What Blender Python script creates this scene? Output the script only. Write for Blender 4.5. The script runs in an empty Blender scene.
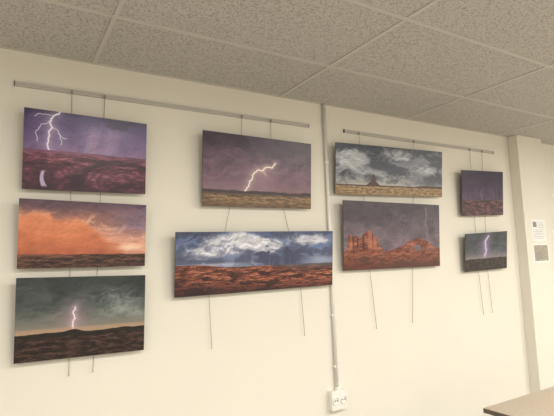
import bpy, bmesh, numpy as np, math
from mathutils import Matrix, Vector
sc=bpy.context.scene
sc.view_settings.view_transform='Standard'
sc.view_settings.look='None'
D=2.68; H=1.6; CZ=2.742
# ---------------------------------------------------------------- camera
F=462.8; yaw,pitch,roll=[math.radians(a) for a in (31.061,6.39,-1.95)]
f=np.array([math.sin(yaw)*math.cos(pitch),math.cos(yaw)*math.cos(pitch),math.sin(pitch)])
r=np.array([math.cos(yaw),-math.sin(yaw),0.]); u=np.cross(r,f)
r2=r*math.cos(roll)+u*math.sin(roll); u2=-r*math.sin(roll)+u*math.cos(roll)
cam=bpy.data.cameras.new('camera'); co=bpy.data.objects.new('camera',cam); sc.collection.objects.link(co)
M=Matrix(((r2[0],u2[0],-f[0],0),(r2[1],u2[1],-f[1],-D),(r2[2],u2[2],-f[2],H),(0,0,0,1)))
co.matrix_world=M; cam.sensor_width=36; cam.lens=F/554*36; cam.clip_start=0.02
sc.camera=co
# ---------------------------------------------------------------- materials
def lin(c):
    c=np.asarray(c,float)/255.
    return np.where(c<=.04045,c/12.92,((c+.055)/1.055)**2.4)
def L4(c): return tuple(float(x) for x in lin(c))+(1.,)
def mat(name,col,rough=.6,metal=0.,noise=None,bump=None,spec=.5):
    m=bpy.data.materials.new(name); m.use_nodes=True; nt=m.node_tree; b=nt.nodes['Principled BSDF']
    b.inputs['Base Color'].default_value=L4(col); b.inputs['Roughness'].default_value=rough; b.inputs['Metallic'].default_value=metal
    b.inputs['Specular IOR Level'].default_value=spec
    tc=nt.nodes.new('ShaderNodeTexCoord')
    if noise:
        sca,amt=noise
        n=nt.nodes.new('ShaderNodeTexNoise'); n.inputs['Scale'].default_value=sca; n.inputs['Detail'].default_value=4
        nt.links.new(tc.outputs['Object'],n.inputs['Vector'])
        rp=nt.nodes.new('ShaderNodeValToRGB'); rp.color_ramp.elements[0].position=.3; rp.color_ramp.elements[1].position=.7
        rp.color_ramp.elements[0].color=L4([max(0,x-amt) for x in col]); rp.color_ramp.elements[1].color=L4([min(255,x+amt) for x in col])
        nt.links.new(n.outputs['Fac'],rp.inputs['Fac']); nt.links.new(rp.outputs['Color'],b.inputs['Base Color'])
    if bump:
        sca,st,dist=bump
        n=nt.nodes.new('ShaderNodeTexNoise'); n.inputs['Scale'].default_value=sca; n.inputs['Detail'].default_value=5
        nt.links.new(tc.outputs['Object'],n.inputs['Vector'])
        bp=nt.nodes.new('ShaderNodeBump'); bp.inputs['Strength'].default_value=st; bp.inputs['Distance'].default_value=dist
        nt.links.new(n.outputs['Fac'],bp.inputs['Height']); nt.links.new(bp.outputs['Normal'],b.inputs['Normal'])
    return m
m_wall=mat('painted_plaster',(233,229,218),.75,noise=(1.3,2),bump=(45,.2,.003),spec=.3)
m_floor=mat('vinyl_floor',(150,145,138),.5,noise=(30,8))
m_metal=mat('aluminium',(196,192,186),.6,.1)
m_steel=mat('steel_wire',(150,143,134),.5,.3)
m_plastic=mat('white_plastic',(238,236,230),.4,noise=(8,1))
m_dark=mat('dark_plastic',(55,52,50),.5)
m_bar=mat('ceiling_tbar_paint',(208,204,196),.6)
m_table=mat('table_laminate',(186,172,154),.45,noise=(60,6))
m_tedge=mat('table_edge',(96,84,72),.5,noise=(40,4))
m_side=mat('print_edge',(78,70,70),.6,noise=(40,6))
# ceiling tile
m_ceil=bpy.data.materials.new('mineral_fibre_tile'); m_ceil.use_nodes=True
nt=m_ceil.node_tree; b=nt.nodes['Principled BSDF']; b.inputs['Roughness'].default_value=.95; b.inputs['Specular IOR Level'].default_value=.1
tc=nt.nodes.new('ShaderNodeTexCoord')
n1=nt.nodes.new('ShaderNodeTexNoise'); n1.inputs['Scale'].default_value=110; n1.inputs['Detail'].default_value=3
nt.links.new(tc.outputs['Object'],n1.inputs['Vector'])
rp=nt.nodes.new('ShaderNodeValToRGB'); e=rp.color_ramp.elements
e[0].position=.34; e[0].color=L4((166,162,156)); e[1].position=.52; e[1].color=L4((206,202,195))
nt.links.new(n1.outputs['Fac'],rp.inputs['Fac']); nt.links.new(rp.outputs['Color'],b.inputs['Base Color'])
bp=nt.nodes.new('ShaderNodeBump'); bp.inputs['Strength'].default_value=.3; bp.inputs['Distance'].default_value=.002
nt.links.new(n1.outputs['Fac'],bp.inputs['Height']); nt.links.new(bp.outputs['Normal'],b.inputs['Normal'])
# print material
m_print=bpy.data.materials.new('photo_print'); m_print.use_nodes=True
nt=m_print.node_tree; b=nt.nodes['Principled BSDF']; b.inputs['Roughness'].default_value=.28; b.inputs['Specular IOR Level'].default_value=.45
at=nt.nodes.new('ShaderNodeAttribute'); at.attribute_name='paint'; nt.links.new(at.outputs['Color'],b.inputs['Base Color'])
# ---------------------------------------------------------------- mesh helpers
class MB:
    def __init__(s): s.v=[];s.f=[];s.m=[];s.sm=[]
    def box(s,x0,x1,y0,y1,z0,z1,mi=0):
        o=len(s.v); s.v+=[(x,y,z) for x in (x0,x1) for y in (y0,y1) for z in (z0,z1)]
        for q in ((0,1,3,2),(4,6,7,5),(0,4,5,1),(2,3,7,6),(0,2,6,4),(1,5,7,3)):
            s.f.append(tuple(o+i for i in q)); s.m.append(mi); s.sm.append(False)
    def tube(s,pts,rad,n=10,mi=0,caps=True):
        pts=[Vector(p) for p in pts]; o=len(s.v)
        for i,p in enumerate(pts):
            d=(pts[min(i+1,len(pts)-1)]-pts[max(i-1,0)]).normalized()
            a=d.cross(Vector((0,1,0)) if abs(d.y)<.9 else Vector((1,0,0))).normalized(); c=d.cross(a)
            for k in range(n):
                t=2*math.pi*k/n; s.v.append(tuple(p+a*math.cos(t)*rad+c*math.sin(t)*rad))
        for i in range(len(pts)-1):
            for k in range(n):
                s.f.append((o+i*n+k,o+i*n+(k+1)%n,o+(i+1)*n+(k+1)%n,o+(i+1)*n+k)); s.m.append(mi); s.sm.append(True)
        if caps:
            s.f.append(tuple(o+k for k in range(n))); s.m.append(mi); s.sm.append(False)
            q=o+(len(pts)-1)*n; s.f.append(tuple(q+k for k in range(n))); s.m.append(mi); s.sm.append(False)
    def ring(s,cx,y,cz,r0,r1,dep,n=32,mi=0):
        o=len(s.v)
        for R,yy in ((r0,y),(r1,y),(r1,y+dep),(r0,y+dep)):
            for k in range(n):
                t=2*math.pi*k/n; s.v.append((cx+R*math.cos(t),yy,cz+R*math.sin(t)))
        for j in range(4):
            for k in range(n):
                a=o+j*n; c=o+((j+1)%4)*n
                s.f.append((a+k,a+(k+1)%n,c+(k+1)%n,c+k)); s.m.append(mi); s.sm.append(False)
    def obj(s,name,mats,bevel=0):
        me=bpy.data.meshes.new(name); me.from_pydata(s.v,[],s.f)
        for m in mats: me.materials.append(m)
        for p,mi,sm in zip(me.polygons,s.m,s.sm): p.material_index=mi; p.use_smooth=sm
        me.update()
        bm=bmesh.new(); bm.from_mesh(me); bmesh.ops.recalc_face_normals(bm,faces=bm.faces); bm.to_mesh(me); bm.free()
        ob=bpy.data.objects.new(name,me); sc.collection.objects.link(ob)
        if bevel:
            md=ob.modifiers.new('bevel','BEVEL'); md.width=bevel; md.segments=3; md.limit_method='ANGLE'
        return ob
def box(name,x0,x1,y0,y1,z0,z1,m,bevel=0):
    b=MB(); b.box(x0,x1,y0,y1,z0,z1); return b.obj(name,[m],bevel)
# ---------------------------------------------------------------- room
RX0,RX1,RY0=-3.2,7.4,-6.2
box('wall_north',RX0-.15,RX1+.15,0,.15,0,CZ,m_wall)
box('wall_south',RX0-.15,RX1+.15,RY0-.15,RY0,0,CZ,m_wall)
box('wall_west',RX0-.15,RX0,RY0,0,0,CZ,m_wall)
box('wall_east',RX1,RX1+.15,RY0,0,0,CZ,m_wall)
box('floor',RX0-.15,RX1+.15,RY0-.15,.15,-.1,0,m_floor)
box('wall_pillar',4.325,4.75,-.10,0,0,CZ,m_wall,.004)
box('ceiling',RX0-.15,RX1+.15,RY0-.15,.15,CZ,CZ+.1,m_ceil)
box('baseboard_north',RX0,4.325,-.012,0,0,.08,m_plastic)
g=MB()
xs=[.43+1.235*k for k in range(-2,6)]; ys=[-.58-.615*k for k in range(0,10)]
for x in xs: g.box(x-.011,x+.011,RY0,0,CZ-.005,CZ+.001)
for y in ys:
    if y>RY0: g.box(RX0,RX1,y-.011,y+.011,CZ-.0052,CZ+.001)
g.box(RX0,RX1,-.015,0,CZ-.004,CZ)
g.obj('ceiling_grid',[m_bar])
# ---------------------------------------------------------------- lights
def troffer(xc,yc,power):
    b=MB(); w,h=.58,.28
    b.box(xc-w,xc+w,yc-h,yc-h+.025,CZ-.02,CZ-.004); b.box(xc-w,xc+w,yc+h-.025,yc+h,CZ-.02,CZ-.004)
    b.box(xc-w,xc-w+.025,yc-h+.025,yc+h-.025,CZ-.02,CZ-.004); b.box(xc+w-.025,xc+w,yc-h+.025,yc+h-.025,CZ-.02,CZ-.004)
    ob=b.obj('ceiling_light_panel',[m_bar])
    l=bpy.data.lights.new('fluorescent','AREA'); l.shape='RECTANGLE'; l.size=1.1; l.size_y=.5; l.energy=power; l.color=(1,.96,.89)
    lo=bpy.data.objects.new('fluorescent',l); sc.collection.objects.link(lo); lo.location=(xc,yc,CZ-.012); lo.parent=ob
for xc,pw in ((-1.42,40),(1.05,49),(3.52,62),(6.0,62)):
    for yc in (-2.733,-4.58):
        troffer(xc,yc,pw)
w=bpy.data.worlds.new('world'); sc.world=w; w.use_nodes=True; w.node_tree.nodes['Background'].inputs[0].default_value=(.8,.75,.7,1); w.node_tree.nodes['Background'].inputs[1].default_value=.2
# ---------------------------------------------------------------- rails
def rail(x0,x1):
    b=MB(); z=2.557
    b.box(x0,x1,-.010,0,z-.012,z+.012)
    b.box(x0,x1,-.014,-.010,z+.002,z+.012); b.box(x0,x1,-.014,-.010,z-.012,z-.005)
    b.box(x0-.003,x0,-.015,0,z-.013,z+.013,1); b.box(x1,x1+.003,-.015,0,z-.013,z+.013,1)
    b.obj('picture_rail',[m_metal,m_dark])
rail(.046,1.897); rail(2.229,4.06)
def wire(pts):
    b=MB(); b.tube([(x,-.0165,z) for x,z in pts],.0015,8)
    x,z=pts[0]; b.box(x-.006,x+.006,-.021,-.0140,z-.012,z+.008)
    x,z=pts[-1]; b.tube([(x,-.0165,z),(x,-.0165,z-.006)],.0026,8)
    b.obj('hanging_wire',[m_steel])
for p in ([(.318,2.552),(.325,1.05)],[(.49,2.552),(.441,1.053)],
  [(1.356,2.552),(1.35,2.40),(1.253,1.938),(1.215,1.785),(1.10,1.42),(1.114,1.088)],[(1.578,2.552),(1.575,2.4),(1.658,1.942),(1.691,1.793),(1.771,1.42),(1.789,1.09)],
  [(2.366,2.552),(2.40,1.52),(2.438,1.069)],[(2.97,2.552),(2.86,1.52),(2.818,1.077)],
  [(3.70,2.552),(3.685,1.431),(3.707,1.061)],[(3.877,2.552),(3.815,1.435),(3.837,1.067)]): wire(p)
# ---------------------------------------------------------------- conduit + outlet
b=MB(); b.tube([(2.040,-.016,CZ-.006),(2.040,-.016,.70)],.012,20)
for z in (2.3,1.75,1.2,.85): b.box(2.024,2.056,-.026,0,z-.008,z+.008)
b.obj('cable_conduit',[m_plastic])
b=MB(); b.box(1.972,2.108,-.045,0,.565,.69)
for cx in (2.007,2.073):
    b.ring(cx,-.052,.628,.021,.029,.008)
    for dx in (-.0095,.0095): b.tube([(cx+dx,-.0470,.628),(cx+dx,-.044,.628)],.0050,12,1)
b.tube([(2.04,-.02,.688),(2.04,-.02,.71)],.016,16)
b.obj('wall_socket',[m_plastic,m_dark],.003)
# ---------------------------------------------------------------- table
b=MB(); x0,x1,y0,y1=2.32,3.92,-1.76,-.965
b.box(x0,x1,y0,y1,.728,.75); b.box(x0-.002,x1+.002,y0-.002,y1+.002,.724,.7465,1)
b.box(x0+.08,x1-.08,y0+.08,y0+.10,.65,.724,1); b.box(x0+.08,x1-.08,y1-.10,y1-.08,.65,.724,1)
for xx in (x0+.06,x1-.10):
    for yy in (y0+.06,y1-.10): b.box(xx,xx+.04,yy,yy+.04,0,.724,2)
b.obj('table',[m_table,m_tedge,m_metal])
# ---------------------------------------------------------------- painting helpers
def gn(x,y,seed):
    rg=np.random.RandomState(seed); T=rg.rand(128,128)*2*math.pi; GX=np.cos(T);GY=np.sin(T)
    xi=np.floor(x).astype(int); yi=np.floor(y).astype(int); fx=x-xi; fy=y-yi
    def g_(i,j): return GX[(yi+j)%128,(xi+i)%128]*(fx-i)+GY[(yi+j)%128,(xi+i)%128]*(fy-j)
    a=fx**3*(fx*(fx*6-15)+10); c=fy**3*(fy*(fy*6-15)+10)
    return ((g_(0,0)*(1-a)+g_(1,0)*a)*(1-c)+(g_(0,1)*(1-a)+g_(1,1)*a)*c)*.75+.5
def fbm(x,y,seed,o=5,g=.5):
    t=0;a=1;s=0
    for i in range(o):
        t=t+a*(gn(x*2**i+i*17.3,y*2**i+i*9.1,seed+i)-.5); s+=a; a*=g
    return np.clip(t/s*1.5+.5,0,1)
def puff(x,y,seed,o=6,g=.55):
    t=0;a=1;s=0
    for i in range(o):
        t=t+a*np.abs(gn(x*2**i+i*13.7,y*2**i+i*5.9,seed+i)-.5)*2; s+=a; a*=g
    return np.clip(1.9*t/s,0,1)
def ss(a,b,x):
    t=np.clip((x-a)/(b-a),0,1); return t*t*(3-2*t)
def mx(c,col,m):
    col=np.asarray(col,float); m=np.clip(m,0,1)
    return c*(1-m[...,None])+col*m[...,None]
def over(c,lc,l): return c*(1-l[...,None])+lc*l[...,None]
def relief(h):
    gv,gu=np.gradient(h); s=gv*1.0+gu*.55; s=s/(s.std()+1e-9)
    return np.clip(s,-2.5,2.5)
def shade(c,s,k,m=None):
    kk=k*s if m is None else k*s*m
    return c*(1+kk[...,None])
def cloud(U,V,seed,fx=3,fy=6,warp=.5):
    w1=fbm(U*2,V*3,seed+50,4)-.5; w2=fbm(U*2+5,V*3+3,seed+60,4)-.5
    n=fbm((U+warp*w1)*fx,(V+warp*.6*w2)*fy,seed,7,.55)
    return np.clip((n-.5)*2.0+.5,0,1)
def crel(U,V,seed,fx=3,fy=5):
    w=fbm(U*2,V*2,seed+9,4)-.5
    return relief(puff((U+.4*w)*fx,(V+.3*w)*fy,seed,5,.42))
def grad(V,stops):
    vs=[s[0] for s in stops]; return np.stack([np.interp(V,vs,[s[1][k] for s in stops]) for k in range(3)],-1)
def blob(u,v,cu,cv,ru,rv): return np.exp(-(((u-cu)/ru)**2+((v-cv)/rv)**2))
def jag(pts,seed,amp,n=4):
    rg=np.random.RandomState(seed); P=[np.array(p,float) for p in pts]
    for _ in range(n):
        Q=[P[0]]
        for a,b_ in zip(P[:-1],P[1:]):
            d=b_-a; m=(a+b_)/2+np.array([-d[1],d[0]])*rg.uniform(-amp,amp); Q+=[m,b_]
        P=Q
    return P
def bolt(c,U,V,A,pts,seed,col,wd=.006,glow=.05,gs=.35,amp=.18,n=3,op=1.):
    P=jag([(p[0]*A,p[1]) for p in pts],seed,amp,n); d=np.full(U.shape,9.)
    for a,b_ in zip(P[:-1],P[1:]):
        e=b_-a; L=(e@e)+1e-9; t=np.clip(((U-a[0])*e[0]+(V-a[1])*e[1])/L,0,1)
        d=np.minimum(d,np.hypot(U-a[0]-t*e[0],V-a[1]-t*e[1]))
    if glow: c=mx(c,col,gs*np.exp(-(d/glow)**1.2))
    return mx(c,col,op*(1-ss(wd*.5,wd*1.5,d)))
def ridge(U,base,amp,fr,seed): return base+amp*(fbm(U*fr,U*0+3.3,seed,5)-.5)*1.6
def terr(U,V,seed,fx=5,fy=16):
    n=fbm(U*fx,V*fy,seed,7,.65); return np.clip((n-.5)*2.2+.5,0,1)
def land(c,U,V,seed,fx,fy,l,stops,k=.16):
    t=terr(U,V,seed,fx,fy); lc=shade(grad(t,stops),relief(t),k); return t,lc
def p1(u,v,A):
    U,V=u*A,v; n=cloud(U,V,11,2.0,2)
    c=grad(V,[(0,(78,64,112)),(.3,(114,94,140)),(.5,(146,120,156)),(1,(90,60,80))])
    c=mx(c,(60,50,90),.5*n); st=fbm(U*10+V*2,V*.8,15,4); c=mx(c,(172,150,184),ss(.35,.55,u)*ss(1.,.65,u)*ss(0,.25,V)*(.5+.5*(st-.4)))
    c=mx(c,(42,34,60),ss(.16,0,V+.25*(n-.5))*.75); c=shade(c,crel(U,V,17,2.0,3),.03)
    for i,p in enumerate([[(.27,0),(.20,.10),(.21,.22),(.185,.34),(.195,.5)],[(.21,.2),(.26,.28),(.28,.42)],[(.205,.12),(.13,.18),(.09,.28),(.10,.40)],[(.2,.06),(.15,.05),(.08,.09)],[(.26,.27),(.32,.33)]]):
        c=bolt(c,U,V,A,p,20+i,(240,230,255),.0095 if i==0 else .0035,.06,.4 if i==0 else .12,op=1 if i==0 else .8)
    hz=ridge(U,.5,.012,4,31); lm=ss(-.004,.004,V-hz)
    wob=fbm(U*3.5,V*8,35,6,.6)-.5
    t=terr(U,V*(1.7-V*.6),33,4,12)
    lc=grad(np.clip(t*.85+.2*(1-V),0,1),[(0,(60,34,50)),(.4,(102,60,76)),(.7,(130,82,96)),(1,(154,106,120))]); lc=shade(lc,relief(t),.15)
    # stepped canyon walls: strata arcs round the mesa on the right and the bend on the left
    qm=np.hypot((u-.80)*A/1.35,(V-.86)*1.7)+.12*wob; band=ss(.10,.18,qm)*ss(.56,.44,qm)
    stt=.5+.5*np.sin(qm*62+4*wob); lc=mx(lc,(62,35,52),stt*band*.6); lc=mx(lc,(46,27,44),ss(.36,.41,qm)*ss(.54,.45,qm)*.55)
    ql=np.hypot((u-.12)*A/1.25,(V-.86)*1.6)+.12*wob; band=ss(.08,.14,ql)*ss(.46,.36,ql)
    lc=mx(lc,(58,33,50),(.5+.5*np.sin(ql*66+4*wob))*band*.5); lc=mx(lc,(48,28,44),ss(.12,.04,np.abs(u-.165))*ss(.66,.74,V)*.55)
    lc=mx(lc,(42,25,36),ss(.86,1.02,V+.2*wob)*.5); lc=mx(lc,(126,86,118),ss(.57,.50,V)*.7)
    c=over(c,lc,lm)
    cx=.160-.03*np.sin((V-.7)*11)+.012; riv=ss(.017,.009,np.abs(u-cx)-.010*ss(.82,1,V))*ss(.74,.78,V)*ss(.975,.94,V)
    return mx(c,(200,184,218),riv*.92)
def p2(u,v,A):
    U,V=u*A,v; n=cloud(U,V,41,1.4,3.6); n2=cloud(U,V,45,3.0,7); cr=crel(U,V,43,2.0,4)
    c=grad(V,[(0,(122,96,102)),(.22,(178,130,118)),(.45,(214,158,138)),(.7,(222,170,150)),(1,(120,70,60))])
    c=mx(c,(230,160,130),ss(.05,.3,V)*ss(.75,.3,u)*.6)
    c=mx(c,(94,76,90),ss(.5,.1,V+.4*(n-.5))*.9*(.4+.6*n)); c=mx(c,(236,190,166),.6*ss(.5,.8,n2)*ss(.1,.3,V)*ss(.75,.5,V))
    c=mx(c,(120,106,130),ss(.55,.9,u)*ss(.66,.35,V)*.85*(.45+.55*n)); c=mx(c,(84,68,84),ss(.16,.0,V+.15*(n2-.5))*.6)
    c=shade(c,cr,.04)
    top=.22+.42*ss(.28,.78,u)+.25*(fbm(U*3,V*3.5,47,5)-.5); dm=ss(-.04,.07,V-top)*ss(.84,.70,u+.15*(fbm(U*4,V*4,46)-.5))
    pf=fbm(U*4,V*5,48,6,.5); dc=grad(V+.35*(pf-.5),[(0,(232,168,132)),(.35,(214,142,108)),(.6,(194,120,90)),(.85,(166,98,76))]); dc=shade(dc,relief(pf),.022)
    c=over(c,dc,dm*.92)
    c=mx(c,(244,218,194),blob(u,v,.86,.69,.12,.045)*.85)
    hz=ridge(U,.8,.012,4,49); l=ss(-.006,.006,V-hz); t,lc=land(c,U,V,51,6,22,l,[(0,(46,34,34)),(.5,(76,56,52)),(1,(108,80,70))])
    c=over(c,lc,l); return mx(c,(158,106,86),l*ss(.87,.8,V)*ss(.6,.2,u)*.6)
def p3(u,v,A):
    U,V=u*A,v; n=cloud(U,V,61,1.8,3.6); n2=cloud(U,V,65,4,7)
    c=grad(V,[(0,(66,72,74)),(.35,(90,98,97)),(.6,(130,128,121)),(.68,(154,137,120)),(1,(50,40,38))])
    c=mx(c,(44,50,52),.8*n*ss(.65,.2,V)); c=mx(c,(164,172,168),ss(.4,.85,u)*ss(.1,.3,V)*ss(.62,.45,V)*n2*.8)
    c=mx(c,(44,46,50),ss(.85,1,u)*ss(.5,.3,V)*.5); c=shade(c,crel(U,V,63,2.2,4.5),.05,ss(.62,.4,V))
    c=mx(c,(186,152,168),blob(u,v,.42,.5,.12,.2)*.4)
    c=bolt(c,U,V,A,[(.43,.38),(.415,.44),(.432,.52),(.42,.64)],71,(252,226,238),.0065,.035,.45)
    c=mx(c,(190,158,134),ss(.05,.01,np.abs(V-.655))*.55)
    hz=ridge(U,.675,.02,3,73)-.035*ss(.10,0,np.abs(u-.42)); l=ss(-.005,.005,V-hz)
    t,lc=land(c,U,V,75,7,24,l,[(0,(28,22,22)),(.5,(54,41,39)),(1,(84,64,58))]); lc=mx(lc,(28,30,28),ss(.76,.69,V)*.7)
    return over(c,lc,l)
def p4(u,v,A):
    U,V=u*A,v; n=cloud(U,V,81,1.8,3); n2=cloud(U,V,85,4,6)
    c=grad(V,[(0,(78,64,80)),(.35,(100,80,98)),(.65,(120,97,112)),(.75,(132,110,118)),(1,(80,60,60))])
    c=mx(c,(50,40,56),.7*n*ss(.7,.3,V)); c=mx(c,(148,120,136),.45*n2*ss(.1,.4,V)); c=shade(c,crel(U,V,83,2.2,3.5),.04,ss(.75,.5,V))
    c=mx(c,(196,164,174),blob(u,v,.5,.55,.12,.25)*.3)
    c=bolt(c,U,V,A,[(.64,.36),(.61,.42),(.52,.47),(.43,.54),(.40,.64),(.36,.78)],87,(252,236,228),.0085,.04,.45,.18)
    c=bolt(c,U,V,A,[(.52,.47),(.55,.54)],89,(240,215,205),.003,.03,.2)
    hz=ridge(U,.775,.02,4,91); l=ss(-.005,.005,V-hz)
    t,lc=land(c,U,V,93,8,24,l,[(0,(94,78,64)),(.5,(128,108,86)),(1,(156,132,104))],.1); lc=mx(lc,(62,52,62),ss(.85,.8,V)*.9); lc=mx(lc,(82,64,56),ss(.9,1,V)*.5)
    return over(c,lc,l)
def p5(u,v,A):
    U,V=u*A,v; n=cloud(U,V,101,1.3,4.0); n2=cloud(U,V,105,3.0,7); cr=crel(U,V,103,2.2,4.5)
    c=grad(V,[(0,(92,106,140)),(.3,(112,128,162)),(.55,(142,152,176)),(1,(90,80,90))])
    wob=.6*(fbm(U*2.2,V*3,113,6,.6)-.5)
    m=ss(.18,.55,blob(u,v,.34,.20,.16,.17)+.85*blob(u,v,.14,.36,.12,.10)+.85*blob(u,v,.52,.26,.12,.12)+.75*blob(u,v,.83,.14,.13,.11)+wob)
    cc=grad(ss(.0,.6,V+.35*(n2-.5)),[(0,(238,238,242)),(.4,(196,198,210)),(1,(112,116,138))])
    cc=shade(cc,cr,.07); c=over(c,cc,m*.93)
    m2=ss(.35,.62,n)*ss(.62,.5,V)*(1-.85*m); c=over(c,shade(mx(c,(78,82,104),np.ones_like(u)*.85),cr,.06),m2*.85)
    c=mx(c,(62,66,90),ss(.42,.56,u+.15*(n-.5))*ss(.9,.66,u)*ss(.26,.42,V+.3*(n2-.5))*.85)
    rs=fbm(U*16+V*2,V*1.2,119,3); c=mx(c,(104,110,134),ss(.45,.7,rs)*ss(.48,.56,u)*ss(.86,.7,u)*ss(.34,.46,V)*.5)
    c=mx(c,(56,60,84),ss(.16,.0,V+.2*(n2-.5))*(ss(.25,.05,u)*.7+.2)); c=mx(c,(82,86,110),ss(.34,.44,V+.2*(n-.5))*ss(.55,.47,V)*.45)
    c=mx(c,(206,206,216),blob(u,v,.2,.53,.2,.025)*.6); c=mx(c,(172,178,198),blob(u,v,.92,.50,.09,.05)*.6)
    hz=.58-.06*ss(.32,.1,u)+.008*(fbm(U*5,U*0,107,4)-.5); l=ss(-.006,.006,V-hz)
    t,lc=land(c,U,V,109,4,18,l,[(0,(80,48,44)),(.45,(122,76,64)),(.75,(150,98,80)),(1,(176,124,102))],.17)
    lc=mx(lc,(86,68,78),ss(.55,.8,u)*ss(.8,.65,V)*.5); lc=mx(lc,(84,98,102),ss(.5,.7,u)*ss(.66,.59,V)*.6)
    st=.5+.5*np.sin((V-.06*u)*110+16*fbm(U*3,V*5,111,5)); lc=mx(lc,(70,40,40),st*.4*ss(.95,.3,u))
    gsh=fbm(U*2.2+V*2,V*9,117,5,.6); lc=mx(lc,(48,30,36),ss(.52,.62,gsh)*ss(.62,.7,V)*.75)
    lc=mx(lc,(44,30,36),ss(.86,1.0,V+.25*(t-.5)-.10*(u-.4))*.8)
    return over(c,lc,l)
def p6(u,v,A):
    U,V=u*A,v; n=cloud(U,V,121,1.2,3.2,.5); n2=cloud(U,V,127,3,7,.5); cr=crel(U,V,123,2.0,4.5)
    c=grad(V,[(0,(112,116,128)),(.4,(126,130,140)),(.65,(152,154,160)),(.8,(182,180,178)),(1,(100,90,80))])
    c=mx(c,(60,64,76),.85*ss(.35,.75,n)*ss(.95,.55,V)); m=ss(.25,.75,blob(u,v,.12,.3,.17,.22)+.9*blob(u,v,.55,.15,.18,.14)+.8*blob(u,v,.82,.45,.16,.13)+.7*blob(u,v,.35,.55,.14,.1)+.6*(fbm(U*2.5,V*4,133,6,.6)-.5))
    c=mx(c,(198,200,206),m*.7); c=mx(c,(58,62,74),ss(.22,0,V+.25*(n2-.5))*.6); c=shade(c,cr,.07,ss(.8,.6,V))
    c=mx(c,(84,88,102),ss(.5,.9,u+.2*(n2-.5))*ss(.45,.62,V)*ss(.82,.72,V)*.6)
    hz=.80+.006*(fbm(U*6,U*0,129,4)-.5); w_=np.abs(u-.32); bt=.81-.13*np.clip(1-w_/.065,0,1)-.10*ss(.026,.014,w_+.004*np.sin(V*90))
    c=mx(c,(84,66,66),ss(-.006,.006,V-np.minimum(bt,hz-.025*ss(.7,.8,u))))
    l=ss(-.006,.006,V-hz-.025); t,lc=land(c,U,V,131,9,24,l,[(0,(112,94,76)),(.5,(146,124,98)),(1,(172,150,118))],.08)
    return over(c,lc,l)
def p7(u,v,A):
    U,V=u*A,v; n=cloud(U,V,141,1.8,3); n2=cloud(U,V,145,4,6)
    c=grad(V,[(0,(84,78,88)),(.4,(108,99,110)),(.7,(132,116,126)),(1,(90,70,70))])
    c=mx(c,(62,58,68),.6*n); c=mx(c,(142,126,136),.4*n2*ss(.1,.5,V)); c=shade(c,crel(U,V,143,2.2,3.5),.035)
    c=bolt(c,U,V,A,[(.84,.05),(.85,.2),(.83,.32),(.86,.45),(.85,.50)],147,(206,194,210),.0018,.015,.12,.12,op=.5)
    sky=c.copy()
    t=terr(U,V,149,4,9); rl=relief(t); st=.5+.5*np.sin(V*70+12*fbm(U*2.5,V*4,151,5))
    lc=grad(t,[(0,(100,58,50)),(.5,(134,84,70)),(1,(164,112,92))]); lc=shade(lc,rl,.13); lc=mx(lc,(88,50,46),st*.28)
    nz=.025*(fbm(U*8,U*0+1,153,5)-.5)
    pr=np.interp(u,[0,.025,.045,.075,.085,.12,.135,.17,.19,.23,.255,.28,.31,.335,.37,.42,.48,.55,.60,.64,.70,.76,.82,.86,.90,.95,1],
      [.74,.72,.50,.48,.53,.50,.54,.52,.46,.43,.44,.50,.53,.66,.72,.74,.71,.68,.66,.60,.555,.545,.57,.60,.66,.70,.72])
    l=ss(-.006,.006,V-(pr+nz))
    c=over(c,lc,l)
    c=mx(c,(196,138,112),l*ss(.22,.24,u)*ss(.33,.3,u)*ss(.76,.68,V)*.5); c=mx(c,(196,138,112),l*ss(.05,.06,u)*ss(.085,.075,u)*ss(.74,.66,V)*.4)
    for uu_,ww_,vv_ in ((.088,.010,.74),(.13,.012,.72),(.185,.020,.76),(.275,.008,.7)):
        c=mx(c,(66,38,40),l*ss(ww_,.0,np.abs(u-uu_-.03*(V-.6)))*ss(vv_,vv_-.06,V)*.7)
    for ax,aw,ah,by in ((.745,.042,.09,.735),(.86,.018,.04,.73)):
        a=np.hypot((u-ax)/aw,(V-by)/ah)+.25*(fbm(U*12,V*12,157,3)-.5); k=ss(1.08,.92,a)*ss(by+.012,by-.008,V)
        c=over(c,sky,k); c=mx(c,(84,48,44),ss(.98,1.05,a)*ss(1.28,1.1,a)*ss(by+.02,by,V)*.5)
    c=mx(c,(64,42,42),ss(.80,.99,V+.3*(t-.5))*.7)
    return c
def p8(u,v,A):
    U,V=u*A,v; n=cloud(U,V,161,2.2,3); st=fbm(U*12,V*1.5,165,3)
    c=grad(V,[(0,(50,42,68)),(.4,(72,58,90)),(.66,(94,76,102)),(1,(70,50,60))]); c=mx(c,(38,30,52),.6*n); c=mx(c,(114,96,128),(st-.3)*ss(.2,.6,V)*.7)
    c=bolt(c,U,V,A,[(.46,.44),(.44,.52),(.47,.66)],167,(170,152,190),.0025,.03,.15,op=.7)
    l=ss(-.006,.006,V-ridge(U,.66,.015,4,169)); t,lc=land(c,U,V,171,5,14,l,[(0,(40,26,36)),(.5,(78,50,62)),(1,(118,80,92))])
    return over(c,lc,l)
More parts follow.
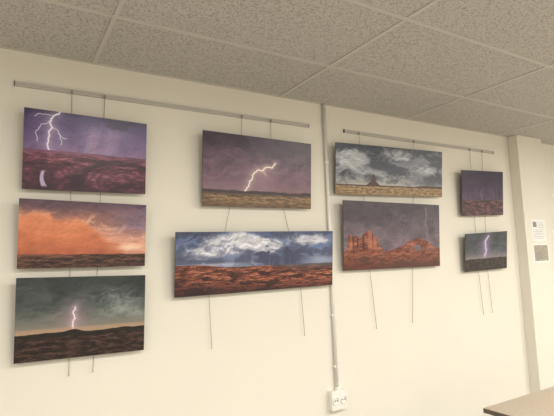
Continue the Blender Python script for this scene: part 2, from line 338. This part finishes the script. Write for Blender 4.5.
def p9(u,v,A):
    U,V=u*A,v; n=cloud(U,V,181,2.0,3.5)
    c=grad(V,[(0,(62,68,76)),(.5,(94,97,106)),(.68,(134,124,128)),(1,(50,40,40))]); c=mx(c,(42,48,54),.7*n*ss(.7,.3,V)); c=shade(c,crel(U,V,183,2.2,3.5),.05)
    c=mx(c,(160,136,188),blob(u,v,.47,.35,.12,.3)*.55)
    c=bolt(c,U,V,A,[(.54,.1),(.46,.22),(.47,.4),(.45,.62)],187,(240,222,250),.009,.045,.5)
    l=ss(-.006,.006,V-ridge(U,.68,.02,4,189)); t,lc=land(c,U,V,191,7,18,l,[(0,(24,22,24)),(.5,(46,39,40)),(1,(78,66,62))])
    return over(c,lc,l)
GAIN=.90
YT,YB,TH=-.080,-.045,.008
def print_obj(spec,fn,nx=320):
    x0,x1,ztl,ztr,zbr,zbl=spec
    TL=np.array([x0,YT,ztl]);TR=np.array([x1,YT,ztr]);BR=np.array([x1,YB,zbr]);BL=np.array([x0,YB,zbl])
    W=np.linalg.norm(TR-TL); Hh=np.linalg.norm(TL-BL); A=W/Hh
    ny=int(nx/A)
    uu,vv=np.meshgrid(np.linspace(0,1,nx+1),np.linspace(0,1,ny+1))
    col=fn(uu,vv,A); g_=col.mean(-1,keepdims=True); col=g_+(col-g_)*1.12
    col=col+(col-100)*.08
    bl=(np.roll(col,1,0)+np.roll(col,-1,0)+np.roll(col,1,1)+np.roll(col,-1,1))/4; dd=(col-bl)*.8; dd[0]=0; dd[-1]=0; dd[:,0]=0; dd[:,-1]=0
    col=np.clip(col+dd,0,255); lc=np.clip(lin(col)*GAIN,0,1)
    U_,V_=uu[...,None],vv[...,None]
    P=(TL*(1-U_)+TR*U_)*(1-V_)+(BL*(1-U_)+BR*U_)*V_
    N=(nx+1)*(ny+1); V3=P.reshape(-1,3)
    idx=np.arange(N).reshape(ny+1,nx+1)
    q=np.stack([idx[:-1,:-1],idx[1:,:-1],idx[1:,1:],idx[:-1,1:]],-1).reshape(-1,4)
    per=np.concatenate([idx[0,:-1],idx[:-1,-1],idx[-1,:0:-1],idx[:0:-1,0]])
    back=V3[per].copy(); back[:,1]+=TH; nb=len(per); bi=N+np.arange(nb)
    sq=np.stack([per,np.roll(per,-1),np.roll(bi,-1),bi],-1)
    verts=V3.tolist()+back.tolist(); faces=q.tolist()+sq.tolist()+[bi[::-1].tolist()]
    mis=[0]*len(q)+[1]*(len(sq)+1)
    for fx in (.15,.85):
        for top in (1,0):
            xx=x0+(x1-x0)*fx; z=(min(ztl,ztr)-.05) if top else (max(zbl,zbr)+.04); yb=(-.070 if top else -.042)
            o=len(verts); verts+=[(a,b_,c_) for a in (xx-.008,xx+.008) for b_ in (yb,-.0005) for c_ in (z-.008,z+.008)]
            for k in ((0,1,3,2),(4,6,7,5),(0,4,5,1),(2,3,7,6),(0,2,6,4),(1,5,7,3)): faces.append([o+i for i in k]); mis.append(2)
    me=bpy.data.meshes.new('landscape_photo_print'); me.from_pydata(verts,[],faces)
    for m in (m_print,m_side,m_steel): me.materials.append(m)
    me.polygons.foreach_set('material_index',np.array(mis,dtype=np.int32))
    ca=me.color_attributes.new('paint','FLOAT_COLOR','POINT'); cc=np.full((len(verts),4),.05,dtype=np.float32); cc[:,3]=1; cc[:N,:3]=lc.reshape(-1,3)
    ca.data.foreach_set('color',cc.ravel()); me.update()
    ob=bpy.data.objects.new('landscape_photo_print',me); sc.collection.objects.link(ob); return ob
for spec,fn in (((.089,.710,2.414,2.403,2.000,1.999),p1),((.078,.706,1.947,1.932,1.591,1.599),p2),((.075,.700,1.555,1.541,1.132,1.144),p3),
 ((1.055,1.864,2.408,2.402,1.946,1.942),p4),((.876,2.020,1.780,1.789,1.412,1.402),p5),((2.086,3.237,2.439,2.471,2.086,2.061),p6),
 ((2.128,3.149,2.014,2.010,1.504,1.505),p7),((3.481,4.078,2.332,2.355,1.949,1.928),p8),((3.462,4.062,1.767,1.795,1.452,1.440),p9)):
    print_obj(spec,fn,460 if fn in(p5,p6) else 340)
# ---------------------------------------------------------------- notices
def paper(x0,x1,z0,z1,kind):
    b=MB(); b.box(x0,x1,-.1015,-.100,z0,z1,0)
    y0,y1=-.1022,-.1014; W=x1-x0;Hh=z1-z0
    if kind==0:
        b.box(x0+.1*W,x0+.36*W,y0,y1,z1-.36*Hh,z1-.12*Hh,1)
        for k in range(4): b.box(x0+.46*W,x1-.1*W,y0,y1,z1-(.15+.07*k)*Hh-.003,z1-(.15+.07*k)*Hh,2)
        for k in range(6): b.box(x0+.1*W,x1-(.1+.1*(k%2))*W,y0,y1,z1-(.48+.075*k)*Hh-.003,z1-(.48+.075*k)*Hh,2)
    else:
        b.box(x0+.08*W,x1-.08*W,y0,y1,z0+.10*Hh,z1-.10*Hh,1); b.box(x0+.16*W,x0+.55*W,y0-.0006,y1,z0+.2*Hh,z0+.55*Hh,2)
    b.obj('notice_paper',[mat('paper',(240,240,240),.7,noise=(20,2)),mat('ink_photo',(168,160,146) if kind else (150,140,142),.6,noise=(40,18)),mat('ink_text',(160,154,146),.7)])
paper(4.43,4.665,1.695,1.91,0); paper(4.415,4.69,1.485,1.675,1)
